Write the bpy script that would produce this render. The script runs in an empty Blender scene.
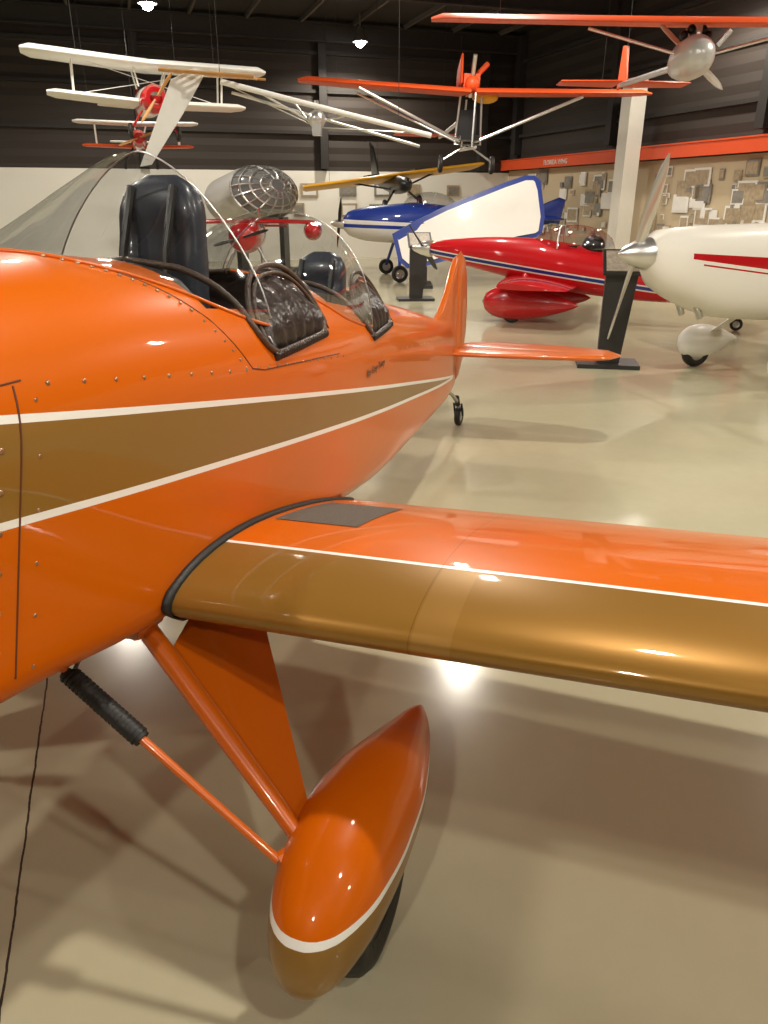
import bpy, bmesh, math, random
from mathutils import Vector, Matrix
from math import sin, cos, pi, radians

scene = bpy.context.scene
scene.view_settings.view_transform = 'Standard'
COL = scene.collection

# ------------------------------------------------------------------ materials
def new_mat(name):
    m = bpy.data.materials.new(name); m.use_nodes = True
    nt = m.node_tree
    b = nt.nodes['Principled BSDF']
    return m, nt, b

def mat(name, col, rough=0.4, metal=0.0, coat=0.0, var=0.0, vscale=8.0, bump=0.0, bscale=60.0, emit=None, estr=0):
    m, nt, b = new_mat(name)
    b.inputs['Base Color'].default_value = (*col, 1)
    b.inputs['Roughness'].default_value = rough
    b.inputs['Metallic'].default_value = metal
    b.inputs['Coat Weight'].default_value = coat
    b.inputs['Coat Roughness'].default_value = 0.06
    tc = nt.nodes.new('ShaderNodeTexCoord')
    if var > 0:
        n = nt.nodes.new('ShaderNodeTexNoise'); n.inputs['Scale'].default_value = vscale
        n.inputs['Detail'].default_value = 4
        nt.links.new(tc.outputs['Object'], n.inputs['Vector'])
        r = nt.nodes.new('ShaderNodeMixRGB'); r.blend_type = 'MIX'
        r.inputs[1].default_value = (*[c*(1-var) for c in col], 1)
        r.inputs[2].default_value = (*[min(1, c*(1+var)) for c in col], 1)
        nt.links.new(n.outputs['Fac'], r.inputs[0])
        nt.links.new(r.outputs[0], b.inputs['Base Color'])
    if bump > 0:
        n2 = nt.nodes.new('ShaderNodeTexNoise'); n2.inputs['Scale'].default_value = bscale
        nt.links.new(tc.outputs['Object'], n2.inputs['Vector'])
        bp = nt.nodes.new('ShaderNodeBump'); bp.inputs['Strength'].default_value = bump
        bp.inputs['Distance'].default_value = 0.01
        nt.links.new(n2.outputs['Fac'], bp.inputs['Height'])
        nt.links.new(bp.outputs[0], b.inputs['Normal'])
    if emit:
        b.inputs['Emission Color'].default_value = (*emit, 1)
        b.inputs['Emission Strength'].default_value = estr
    return m

class NB:
    """tiny math-node helper"""
    def __init__(s, nt): s.nt = nt
    def m(s, op, a, b=0.0, c=None):
        n = s.nt.nodes.new('ShaderNodeMath'); n.operation = op
        for i, v in enumerate((a, b) if c is None else (a, b, c)):
            if isinstance(v, (int, float)): n.inputs[i].default_value = v
            else: s.nt.links.new(v, n.inputs[i])
        return n.outputs[0]
    def xyz(s):
        tc = s.nt.nodes.new('ShaderNodeTexCoord'); sp = s.nt.nodes.new('ShaderNodeSeparateXYZ')
        s.nt.links.new(tc.outputs['Object'], sp.inputs[0])
        return sp.outputs[0], sp.outputs[1], sp.outputs[2]
    def mix(s, f, a, b):
        n = s.nt.nodes.new('ShaderNodeMixRGB')
        s.nt.links.new(f, n.inputs[0])
        for i, v in ((1, a), (2, b)):
            if isinstance(v, tuple): n.inputs[i].default_value = (*v, 1)
            else: s.nt.links.new(v, n.inputs[i])
        return n.outputs[0]

ORANGE = (0.60, 0.115, 0.001)
GOLD = (0.25, 0.125, 0.022)
WHITE = (0.85, 0.83, 0.78)

def paint_base(name):
    m, nt, b = new_mat(name)
    b.inputs['Roughness'].default_value = 0.36
    b.inputs['Specular IOR Level'].default_value = 0.12
    b.inputs['Coat Weight'].default_value = 0.55
    b.inputs['Coat Roughness'].default_value = 0.035
    return m, nt, b, NB(nt)

# fuselage livery: two converging white pinstripes with bronze between
m_fus, nt, b, nb = paint_base('livery_fuselage')
X, Y, Z = nb.xyz()
up = nb.m('SUBTRACT', Z, nb.m('SUBTRACT', 1.215, nb.m('MULTIPLY', Y, 0.193)))
lo = nb.m('SUBTRACT', Z, nb.m('SUBTRACT', 1.055, nb.m('MULTIPLY', Y, 0.151)))
fg = nb.m('MULTIPLY', nb.m('LESS_THAN', up, 0), nb.m('GREATER_THAN', lo, 0))
fw = nb.m('MAXIMUM', nb.m('LESS_THAN', nb.m('ABSOLUTE', up), 0.0072), nb.m('LESS_THAN', nb.m('ABSOLUTE', lo), 0.0072))
fw = nb.m('MULTIPLY', fw, nb.m('LESS_THAN', Y, 3.75))
c = nb.mix(fg, ORANGE, GOLD); c = nb.mix(fw, c, WHITE)
nt.links.new(c, b.inputs['Base Color'])
# wing livery
m_wing, nt, b, nb = paint_base('livery_wing')
X, Y, Z = nb.xyz()
fg = nb.m('LESS_THAN', Y, 0.245)
fw = nb.m('LESS_THAN', nb.m('ABSOLUTE', nb.m('SUBTRACT', Y, 0.247)), 0.0065)
c = nb.mix(fg, ORANGE, GOLD); c = nb.mix(fw, c, WHITE)
aX = nb.m('ABSOLUTE', X)
seam = nb.m('LESS_THAN', nb.m('ABSOLUTE', nb.m('SUBTRACT', aX, 0.985)), 0.0012)
patch = nb.m('MULTIPLY', nb.m('LESS_THAN', nb.m('ABSOLUTE', nb.m('SUBTRACT', aX, 1.03)), 0.04), nb.m('LESS_THAN', Y, 0.24))
c = nb.mix(nb.m('MULTIPLY', patch, 0.2), c, (0.42, 0.24, 0.08))
c = nb.mix(nb.m('MULTIPLY', seam, 0.5), c, (0.12, 0.04, 0.005))
nt.links.new(c, b.inputs['Base Color'])
nt.links.new(nb.m('MULTIPLY', fg, .25), b.inputs['Metallic'])
# wheel pant livery
m_pant, nt, b, nb = paint_base('livery_wheel_pant')
X, Y, Z = nb.xyz()
lv = nb.m('SUBTRACT', Z, nb.m('ADD', 0.309, nb.m('MULTIPLY', Y, -0.01)))
c = nb.mix(nb.m('LESS_THAN', lv, 0), ORANGE, GOLD)
c = nb.mix(nb.m('LESS_THAN', nb.m('ABSOLUTE', lv), 0.0075), c, WHITE)
nt.links.new(c, b.inputs['Base Color'])

m_orange = mat('orange_paint', ORANGE, 0.36, coat=0.5, var=0.03)
m_rubber = mat('black_rubber', (0.012, 0.011, 0.01), 0.55, bump=0.2)
m_leather = mat('dark_leather', (0.03, 0.02, 0.017), 0.3, var=0.3, bump=0.5, bscale=40)
m_trimleather = mat('brown_leather_trim', (0.07, 0.04, 0.025), 0.45, var=0.2, bump=0.4)
m_seatblue = mat('slate_seat_vinyl', (0.030, 0.036, 0.050), 0.36, coat=0.3, var=0.3)
m_steel = mat('steel', (0.55, 0.54, 0.52), 0.28, 1.0, var=0.05)
m_alu = mat('aluminium', (0.72, 0.71, 0.69), 0.3, 0.9, var=0.05)
m_rivet = mat('rivet_metal', (0.45, 0.3, 0.2), 0.3, 0.9)
m_seam = mat('seam_dark', (0.12, 0.03, 0.005), 0.6)
m_walk = mat('walkway_grit', (0.12, 0.10, 0.08), 0.9, var=0.3, vscale=120, bump=0.6, bscale=300)
m_white = mat('white_paint', (0.82, 0.80, 0.75), 0.35, coat=0.3, var=0.03)
m_fabric = mat('white_fabric', (0.82, 0.81, 0.77), 0.6, var=0.05)
m_red = mat('red_paint', (0.5, 0.008, 0.012), 0.25, coat=0.8, var=0.05)
m_redorange = mat('red_orange_fabric', (0.75, 0.09, 0.015), 0.5, var=0.06)
m_yellow = mat('yellow_paint', (0.95, 0.48, 0.02), 0.4, var=0.05)
m_blue = mat('blue_paint', (0.018, 0.045, 0.27), 0.3, coat=0.5, var=0.05)
m_black = mat('black_paint', (0.012, 0.012, 0.012), 0.35, var=0.1)
m_pylon = mat('graphite_stand', (0.025, 0.023, 0.022), 0.45, var=0.1)
m_sign = mat('sign_print', (0.35, 0.3, 0.24), 0.4, var=0.6, vscale=30)
m_beam = mat('dark_steel_beam', (0.028, 0.024, 0.021), 0.7, var=0.2)
m_lamp = mat('lamp_glow', (1, 1, 1), 0.5, emit=(1, 0.96, 0.9), estr=60)
m_housing = mat('lamp_housing', (0.25, 0.25, 0.25), 0.4, 0.6)
m_wood = mat('varnished_rib_wood', (0.5, 0.25, 0.08), 0.4, var=0.2)
m_pod = mat('pale_silver_pod', (0.62, 0.61, 0.58), 0.32, 0.25, coat=.4, var=0.05)

def glass(name, tint=(0.93, 0.95, 0.95), base=0.06, edge=.75):
    m = bpy.data.materials.new(name); m.use_nodes = True; nt = m.node_tree
    nt.nodes.clear()
    o = nt.nodes.new('ShaderNodeOutputMaterial'); mx = nt.nodes.new('ShaderNodeMixShader')
    t = nt.nodes.new('ShaderNodeBsdfTransparent'); t.inputs[0].default_value = (*tint, 1)
    g = nt.nodes.new('ShaderNodeBsdfGlossy'); g.inputs['Roughness'].default_value = 0.04
    g.inputs[0].default_value = (0.95, 0.95, 0.95, 1)
    lw = nt.nodes.new('ShaderNodeLayerWeight'); lw.inputs[0].default_value = 0.2
    mr = nt.nodes.new('ShaderNodeMapRange'); mr.inputs[3].default_value = base; mr.inputs[4].default_value = edge
    nt.links.new(lw.outputs['Facing'], mr.inputs[0]); nt.links.new(mr.outputs[0], mx.inputs[0])
    nt.links.new(t.outputs[0], mx.inputs[1]); nt.links.new(g.outputs[0], mx.inputs[2])
    nt.links.new(mx.outputs[0], o.inputs[0])
    return m
m_glass = glass('plexiglass', (0.92, 0.935, 0.94), 0.12, .6)

# ------------------------------------------------------------------ mesh helpers
def empty(name, loc=(0, 0, 0), rz=0, rx=0, ry=0, sc=1):
    e = bpy.data.objects.new(name, None); COL.objects.link(e)
    e.empty_display_size = 0.3
    e.location = loc; e.rotation_euler = (radians(rx), radians(ry), radians(rz)); e.scale = (sc, sc, sc)
    return e

def obj(name, verts, faces, mats, parent=None, smooth=True, fmi=None, sharp=40, fix=True):
    me = bpy.data.meshes.new(name)
    me.from_pydata([tuple(v) for v in verts], [], faces); me.update()
    if not isinstance(mats, (list, tuple)): mats = [mats]
    for m in mats: me.materials.append(m)
    if fmi:
        for p, i in zip(me.polygons, fmi): p.material_index = i
    if fix:
        bm = bmesh.new(); bm.from_mesh(me); bmesh.ops.recalc_face_normals(bm, faces=bm.faces); bm.to_mesh(me); bm.free()
    if smooth:
        for p in me.polygons: p.use_smooth = True
        me.set_sharp_from_angle(angle=radians(sharp))
    o = bpy.data.objects.new(name, me); COL.objects.link(o)
    if parent: o.parent = parent
    return o

def loft(name, rings, mats, parent=None, cap=True, closed=True, sharp=40, smooth=True):
    n = len(rings[0]); V = [p for r in rings for p in r]; F = []
    for i in range(len(rings)-1):
        for j in range(n if closed else n-1):
            a = i*n+j; b2 = i*n+(j+1) % n
            F.append((a, b2, b2+n, a+n))
    if cap and closed:
        for i in (0, len(rings)-1):
            c = sum((Vector(p) for p in rings[i]), Vector())/n
            V.append(tuple(c)); ci = len(V)-1
            for j in range(n):
                F.append((i*n+j, i*n+(j+1) % n, ci))
    return obj(name, V, F, mats, parent, smooth, sharp=sharp)

def tube_rings(pts, radii, seg=12):
    pts = [Vector(p) for p in pts]
    rings = []; u = None
    for i, p in enumerate(pts):
        if i == 0: t = pts[1]-p
        elif i == len(pts)-1: t = p-pts[i-1]
        else: t = (pts[i+1]-pts[i-1])
        t.normalize()
        if u is None:
            u = t.orthogonal().normalized()
        else:
            u = (u - t*u.dot(t))
            u = u.normalized() if u.length > 1e-6 else t.orthogonal().normalized()
        w = t.cross(u)
        rings.append([p+(u*cos(2*pi*k/seg)+w*sin(2*pi*k/seg))*radii[i] for k in range(seg)])
    return rings

def tube(name, pts, r, m, parent=None, seg=12, radii=None):
    return loft(name, tube_rings(pts, radii or [r]*len(pts), seg), m, parent, sharp=50)

def multi(name, parts, m, parent=None, sharp=40):
    V = []; F = []; MI = []
    for pt in parts:
        v, f = pt[0], pt[1]; mi = pt[2] if len(pt) > 2 else 0
        o = len(V); V += [tuple(q) for q in v]
        for ff in f: F.append(tuple(i+o for i in ff)); MI.append(mi)
    return obj(name, V, F, m, parent, fmi=MI, sharp=sharp)

def box(c, s, R=None):
    V = []
    for dz in (-.5, .5):
        for dy in (-.5, .5):
            for dx in (-.5, .5):
                v = Vector((dx*s[0], dy*s[1], dz*s[2]))
                if R: v = R @ v
                V.append(v+Vector(c))
    F = [(0, 2, 3, 1), (4, 5, 7, 6), (0, 1, 5, 4), (2, 6, 7, 3), (0, 4, 6, 2), (1, 3, 7, 5)]
    return V, F

def tpart(pts, r, seg=8, radii=None):
    rings = tube_rings(pts, radii or [r]*len(pts), seg)
    n = seg; V = [p for q in rings for p in q]; F = []
    for i in range(len(rings)-1):
        for j in range(n):
            a = i*n+j; b2 = i*n+(j+1) % n; F.append((a, b2, b2+n, a+n))
    F.append(tuple(range(n))); F.append(tuple(range(len(V)-n, len(V))))
    return V, F

def ball(c, r, seg=10, rg=6, s=(1, 1, 1)):
    V = [(c[0], c[1], c[2]+r*s[2])]; F = []
    for i in range(1, rg):
        th = pi*i/rg
        for j in range(seg):
            ph = 2*pi*j/seg
            V.append((c[0]+r*s[0]*sin(th)*cos(ph), c[1]+r*s[1]*sin(th)*sin(ph), c[2]+r*s[2]*cos(th)))
    V.append((c[0], c[1], c[2]-r*s[2]))
    for j in range(seg): F.append((0, 1+j, 1+(j+1) % seg))
    for i in range(rg-2):
        for j in range(seg):
            a = 1+i*seg+j; b2 = 1+i*seg+(j+1) % seg; F.append((a, b2, b2+seg, a+seg))
    L = len(V)-1
    for j in range(seg): F.append((L, L-seg+(j+1) % seg, L-seg+j))
    return V, F

def lathe(profile, c, seg=32, axis='X'):
    V = []; F = []; n = len(profile)
    for k in range(seg):
        ph = 2*pi*k/seg
        for a, r in profile:
            if axis == 'X': V.append((c[0]+a, c[1]+r*cos(ph), c[2]+r*sin(ph)))
            elif axis == 'Y': V.append((c[0]+r*cos(ph), c[1]+a, c[2]+r*sin(ph)))
            else: V.append((c[0]+r*cos(ph), c[1]+r*sin(ph), c[2]+a))
    for k in range(seg):
        for i in range(n-1):
            a = k*n+i; b2 = ((k+1) % seg)*n+i
            F.append((a, b2, b2+1, a+1))
    return V, F

def wheel(name, c, R, w, parent, axis='X', hub_m=None):
    h = w/2; r0 = R*0.55
    tire = [(-h*.8, r0), (-h, R*.72), (-h*.95, R*.86), (-h*.7, R*.96), (-h*.3, R), (h*.3, R), (h*.7, R*.96), (h*.95, R*.86), (h, R*.72), (h*.8, r0), (-h*.8, r0)]
    hub = [(-h*.7, 0.001), (-h*.8, r0*.35), (-h*.55, r0*.5), (-h*.55, r0*.85), (-h*.8, r0*1.02), (h*.8, r0*1.02), (h*.55, r0*.85), (h*.55, r0*.5), (h*.8, r0*.35), (h*.7, 0.001)]
    a = lathe(tire, c, 36, axis); b2 = lathe(hub, c, 36, axis)
    return multi(name, [(a[0], a[1], 0), (b2[0], b2[1], 1)], [m_rubber, hub_m or m_steel], parent)

def hermite(tab, s):
    n = len(tab)
    if s <= tab[0][0]: return list(tab[0][1:])
    if s >= tab[-1][0]: return list(tab[-1][1:])
    i = max(k for k in range(n-1) if tab[k][0] <= s)
    x0, x1 = tab[i][0], tab[i+1][0]; t = (s-x0)/(x1-x0); out = []
    for k in range(1, len(tab[0])):
        y0, y1 = tab[i][k], tab[i+1][k]
        d = (y1-y0)/(x1-x0)
        dm = (y0-tab[i-1][k])/(x0-tab[i-1][0]) if i > 0 else d
        dp = (tab[i+2][k]-y1)/(tab[i+2][0]-x1) if i+2 < n else d
        m0 = 0 if dm*d <= 0 and i > 0 else 2*dm*d/(dm+d) if (dm+d) else 0
        m1 = 0 if dp*d <= 0 and i+2 < n else 2*dp*d/(dp+d) if (dp+d) else 0
        h = x1-x0
        out.append((2*t**3-3*t**2+1)*y0+(t**3-2*t**2+t)*h*m0+(-2*t**3+3*t**2)*y1+(t**3-t**2)*h*m1)
    return out

def airfoil(n=16, th=0.13, camber=0.02):
    def yt(x): return 5*th*(0.2969*math.sqrt(x)-0.126*x-0.3516*x*x+0.2843*x**3-0.1036*x**4)
    def yc(x, p=0.4): return camber*(2*p*x-x*x)/(p*p) if x < p else camber*((1-2*p)+2*p*x-x*x)/((1-p)**2)
    xs = [0.5*(1+cos(pi*i/n)) for i in range(n+1)]
    up = [(x, yc(x)+yt(x)) for x in xs]
    lo = [(x, yc(x)-yt(x)) for x in reversed(xs[1:-1])]
    return up+lo

def wing(name, stations, m, parent, th=0.12, camber=0.02, drop=0.0, n=14):
    af = airfoil(n, th, camber); rings = []
    for (x, y, c, z) in stations:
        rings.append([(x, y+a*c, z+b2*c-drop*a*c) for a, b2 in af])
    return loft(name, rings, m, parent, sharp=50)

# ================================================================== MAIN AIRPLANE
O = empty('orange_low_wing_airplane', (-0.88, 1.595, 0), rz=-20)

FT = [  # s, w, zb, zs, zt
    (-1.50, .20, 1.02, 1.14, 1.32),
    (-1.42, .29, .93, 1.16, 1.42),
    (-1.20, .35, .87, 1.19, 1.48),
    (-0.80, .39, .82, 1.20, 1.50),
    (-0.35, .41, .77, 1.20, 1.51),
    (0.0, .42, .71, 1.19, 1.505),
    (0.5, .415, .66, 1.14, 1.455),
    (1.1, .395, .59, 1.07, 1.375),
    (1.6, .36, .53, 1.01, 1.29),
    (2.1, .31, .50, .95, 1.19),
    (2.8, .235, .455, .85, 1.05),
    (3.5, .13, .39, .75, .90),
    (3.85, .055, .37, .69, .84),
    (4.02, .02, .38, .66, .81)]
EXPN = 2.25
def half(s):
    w, zb, zs, zt = hermite(FT, s)
    r = min(.07, w*.6)
    P = []
    for i in range(4): P.append(((w-r)*i/4, zb))
    for i in range(6):
        a = pi/2*i/5; P.append((w-r+r*sin(a), zb+r-r*cos(a)))
    for i in range(1, 7): P.append((w, zb+r+(zs-zb-r)*i/6))
    for i in range(1, 19):
        a = pi/2*i/18
        P.append((w*max(0, cos(a))**(2/EXPN), zs+(zt-zs)*sin(a)**(2/EXPN)))
    return P
def ring(s):
    P = half(s)
    return [(x, s, z) for x, z in P]+[(-x, s, z) for x, z in reversed(P[1:-1])]
def top_z(s, x):
    w, zb, zs, zt = hermite(FT, s)
    q = min(1, abs(x)/w)
    return zs+(zt-zs)*(1-q**EXPN)**(1/EXPN)
def side_x(s, z):
    w, zb, zs, zt = hermite(FT, s)
    if z <= zs: return w
    q = min(1, (z-zs)/(zt-zs))
    return w*(1-q**EXPN)**(1/EXPN)

ss = [-1.5, -1.47, -1.44, -1.40, -1.36, -1.3]+[-1.25+.0625*i for i in range(84)]
ss = [s for s in ss if s < 4.0]+[4.02]
fus = loft('fuselage', [ring(s) for s in ss], [m_fus, m_leather], O, sharp=35)

def cutter(shape, x):
    n = len(shape)
    V = [(-x, s, z) for s, z in shape]+[(x, s, z) for s, z in shape]
    F = [tuple(range(n)), tuple(range(2*n-1, n-1, -1))]+[(i, i+n, (i+1) % n+n, (i+1) % n) for i in range(n)]
    o = obj('cut', V, F, [m_fus, m_leather], O, smooth=False, fmi=[1]*len(F))
    return o
def uopen(s0, s1, zb, zt, r, n=8):
    P = [(s0, zt)]
    for i in range(n+1):
        a = pi/2*i/n; P.append((s0+r-r*cos(a), zb+r-r*sin(a)))
    for i in range(n+1):
        a = pi/2*i/n; P.append((s1-r+r*sin(a), zb+r-r*cos(a)))
    P.append((s1, zt)); return P
OP = [uopen(.55, 1.06, 1.215, 1.9, .10), uopen(1.42, 1.88, 1.125, 1.9, .10)]
cuts = [cutter(OP[0], .7), cutter(OP[1], .7),
        cutter(uopen(.40, 1.08, .82, 1.9, .03, 3), .335), cutter(uopen(1.22, 1.90, .76, 1.9, .03, 3), .285)]
for c_ in cuts:
    md = fus.modifiers.new('b', 'BOOLEAN'); md.operation = 'DIFFERENCE'; md.solver = 'EXACT'; md.object = c_
bpy.context.view_layer.update()
dg = bpy.context.evaluated_depsgraph_get()
me2 = bpy.data.meshes.new_from_object(fus.evaluated_get(dg))
fus.modifiers.clear(); fus.data = me2
for p in me2.polygons: p.use_smooth = True
me2.set_sharp_from_angle(angle=radians(35))
for c_ in cuts: bpy.data.objects.remove(c_, do_unlink=True)

# rolled leather rims round the cockpit openings + gathers
snaps = []
for k, (shape) in enumerate(OP):
    for sg in (1, -1):
        pts = [(sg*(side_x(s, z)+.004), s, z) for s, z in shape[1:-1]]
        s0 = shape[1][0]; s1 = shape[-2][0]
        pre = []; post = []
        for i in range(8):
            f = i/8
            za = shape[1][1]+(top_z(s0, 0)-shape[1][1])*(1-f)
            pre.append((sg*(side_x(s0, za)+.003), s0, za+.003))
            zb_ = shape[-2][1]+(top_z(s1, 0)-shape[-2][1])*(1-f)
            post.append((sg*(side_x(s1, zb_)+.003), s1, zb_+.003))
        tube('cockpit_rim', pre+pts+post[::-1], .009, m_trimleather, O, 10)
        for i in range(22):
            s = shape[0][0]+.06+(shape[-1][0]-shape[0][0]-.12)*i/21; z = shape[9][1]
            snaps.append(ball((sg*(side_x(s, z)+.006), s, z-.004), .0135, 8, 6, (.8, .7, 1)))
multi('rim_gathers', snaps, m_leather, O)

# pleated leather side curtains (D-shaped door pockets) inside each opening, under an arched frame
for k, (s0, s1, z0) in enumerate([(.60, 1.045, 1.215), (1.46, 1.86, 1.125)]):
    for sg in (1, -1):
        rings = []; n = 36; arch = []; arch2 = []
        for i in range(n+1):
            f = i/n; s = s0+(s1-s0)*f
            H = .175*max(0, 1-abs(2*f-1)**2.4)**.5+.006
            xi = side_x(s, z0)-.012
            r_ = []
            for j in range(11):
                g = j/10
                fan = sin((f-.5)*pi*13*(1-.35*g))*.007+.018*sin(g*pi)
                r_.append((sg*(xi-.10*g**1.5*(H/.18)+fan), s, z0+H*g))
            rings.append(r_)
            arch.append((sg*(xi-.10*(H/.18)+.006), s0+(s1-s0)*f, z0+H+.008))
            arch2.append((sg*(xi-.10*(H/.18)-.004), s0+(s1-s0)*(f-.5)*1.08+.5*(s1-s0), z0+H*1.1+.012))
        loft('leather_side_curtain', rings, m_leather, O, cap=False, closed=False, sharp=80)
        tube('curtain_piping', arch, .006, m_trimleather, O, 8)
        tube('arch_frame', arch2, .008, m_trimleather, O, 10)

# seats
def seat(s, z0, z1, w, mm, x0=0):
    rings = []; N = 28
    for i in range(N+1):
        f = i/N; z = z0+(z1-z0)*f
        top = math.sqrt(max(0, 1-((f-.85)/.15)**2)) if f > .85 else 1
        hw = w*(1-.25*f)*(.35+.65*top)+.004
        d = .045*(.3+.7*top)*(1+.18*abs(sin(f*pi*5)))
        sy = s+.12*f
        rg = []
        for k in range(24):
            a = 2*pi*k/24
            rg.append((x0+hw*math.copysign(abs(cos(a))**.5, cos(a)), sy+d*math.copysign(abs(sin(a))**.6, sin(a)), z))
        rings.append(rg)
    loft('seat_back', rings, mm, O, sharp=80)
    multi('seat_cushion', [box((0, s-.13, z0+.03), (w*1.8, .26, .08))], mm, O)
    multi('seat_belts', [tpart([(x0+sx*.07, s+.07, z1-.03), (x0+sx*.07, s-.0, z1-.2), (x0+sx*.08, s-.06, z0+.2)], .012) for sx in (-1, 1)], m_black, O)
seat(.66, .88, 1.665, .165, m_seatblue, -.02)
seat(1.70, .82, 1.40, .13, m_seatblue)
for s, xw, zz in ((.42, .27, 1.46), (1.24, .22, 1.37)):
    P = [(x*xw, zz-.09+.09*math.sqrt(1-x*x*.98)) for x in [i/8-1 for i in range(17)]]
    rings = [[(x, s+dy, z) for x, z in P]+[(x, s+dy, zz-.2) for x, z in reversed(P)] for dy in (-.02, .03)]
    loft('instrument_panel', rings, m_black, O, sharp=30)
    multi('instrument_dials', [tpart([(x, s+.03, zz-.08), (x, s+.045, zz-.08)], .032, 16) for x in (-.15, -.07, .01, .09, .17)], m_steel, O)

# windscreens / canopies
def canopy(name, tab, parent, pw, nS=34, nT=32):
    rings = []
    s0, s1 = tab[0][0], tab[-1][0]
    for i in range(nS+1):
        s = s0+(s1-s0)*i/nS
        H, wc = hermite(tab, s)
        zb_ = top_z(s, wc)+.002
        H = max(H, zb_+.004)
        r_ = []
        for j in range(nT+1):
            a = pi*j/nT
            ca, sa = cos(a), sin(a)
            r_.append((wc*math.copysign(abs(ca)**pw, ca), s, zb_+(H-zb_)*abs(sa)**pw))
        rings.append(r_)
    loft(name, rings, m_glass, parent, cap=False, closed=False, sharp=80)
    return rings
C1 = [(.10, 1.50, .03), (.18, 1.53, .17), (.32, 1.595, .27), (.48, 1.67, .34), (.60, 1.715, .365), (.66, 1.72, .37)]
C2 = [(.98, 1.40, .06), (1.04, 1.45, .2), (1.14, 1.505, .29), (1.28, 1.555, .335), (1.42, 1.57, .34), (1.52, 1.555, .335)]
r1 = canopy('front_windscreen', C1, O, 1.32); r2 = canopy('rear_windscreen', C2, O, .95)
for rr in (r1, r2):
    for e in (0, -1):
        tube('windscreen_rail', [r_[e] for r_ in rr], .005, m_orange, O, 8)
tube('windscreen_bow', r1[-1], .0025, m_alu, O, 8)
tube('windscreen_bow', r2[-1], .0025, m_alu, O, 8)

# rivets / seams
riv = []
def rivet(s, z, sg=1, r=.0065):
    riv.append(ball((sg*side_x(s, z), s, z), r, 8, 6, (.5, 1, 1)))
def slant(z): return -.40+.13*(z-.84)/.48
for sg in (1, -1):
    for i in range(9): rivet(-.20+i*.08, 1.31-.013*i, sg, .005)
    for i in range(8): rivet(slant(.84+i*.065)-.04, .84+i*.065, sg, .0055)
    for i in range(6): rivet(slant(.84+i*.09)+.04, .84+i*.09, sg, .004)
    for i in range(12):
        f = i/11; s = .13+.2*f; x = .12+.22*f**.8
        riv.append(ball((sg*x, s, top_z(s, x)), .005, 8, 6))
    for i in range(6):
        f = (i+1)/6; z = top_z(.33, .34)+(1.21-top_z(.33, .34))*f; rivet(.33+.11*f, z, sg, .005)
    for i in range(12):
        s = .50+i*.055; rivet(s, 1.20-.012*i*.6, sg, .0045)
    for i in range(14):
        s = 1.9+i*.1; rivet(s, hermite(FT, s)[2]+.03, sg, .004)
multi('rivets', riv, m_rivet, O)
for sg in (1, -1):
    tube('panel_seam', [(sg*(side_x(slant(z), z)+.0003), slant(z), z) for z in [.84+.02*i for i in range(25)]], .0018, m_seam, O, 6)
    tube('panel_seam', [(sg*side_x(s, 1.325), s, 1.325) for s in [-1.2+.05*i for i in range(20)]], .0018, m_seam, O, 6)
    tube('panel_seam', [(sg*(side_x(s, 1.0)+.0002), s, .995) for s in [-1.2+.05*i for i in range(17)]], .0015, m_seam, O, 6)
    tube('windscreen_skirt_edge', [(sg*(.10+.24*(i/14)**.8), .15+.2*i/14, top_z(.15+.2*i/14, .10+.24*(i/14)**.8)) for i in range(15)]+[(sg*side_x(.35+.12*f, 1.37-.165*f), .35+.12*f, 1.37-.165*f) for f in (.2, .4, .6, .8, 1)]+[(sg*side_x(.53+.06*i, 1.19-.006*i), .53+.06*i, 1.19-.006*i) for i in range(10)], .0018, m_seam, O, 6)

# wing
TH = .135; DROP = .14; CAM = .026
WS = []
for x in [.30, .42, .6, .9, 1.2, 1.6, 2.0, 2.4, 2.8, 3.1, 3.25, 3.34, 3.4, 3.43]:
    z = .762+(x-.42)*.044; c_ = 1.12; y = 0.0
    if x > 3.1:
        f = (x-3.1)/.335; k = math.sqrt(max(0.02, 1-f*f)); y = .25*(1-k); c_ = 1.12*k+.02
    WS.append((x, y, c_, z))
for sg in (1, -1):
    w_ = wing('wing_panel', [(sg*x, y, c_, z) for x, y, c_, z in WS], m_wing, O, TH, CAM, DROP, 22)
    af = airfoil(22, TH, CAM)
    pts = []
    for a, b2 in af:
        s = a*1.12; xx = max(.40, hermite(FT, s)[0])+.006
        pts.append((sg*xx, s-.004, .762+b2*1.12*1.03-DROP*s))
    pts.append(pts[0])
    loft('wing_root_seal', [[(p[0]+sg*(.012*cos(q)), p[1]+(-.010 if p[1] < .02 else 0)*(sin(q)), p[2]+.010*sin(q)) for q in [2*pi*k/10 for k in range(10)]] for p in pts], m_rubber, O, cap=False, sharp=80)
    rows = []
    for i in range(13):
        s = .46+.38*i/12; a = s/1.12
        zz = None
        for (a0, b0), (a1, b1) in zip(af[:22], af[1:23]):
            if a1 <= a <= a0: zz = b0+(b1-b0)*(a0-a)/(a0-a1)
        rows.append([(sg*xx, s, .762+(xx-.42)*.044+zz*1.12-DROP*s+.0018) for xx in [.455+.024*j for j in range(11)]])
    loft('walkway_pad', rows, m_walk, O, cap=False, closed=False)

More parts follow.
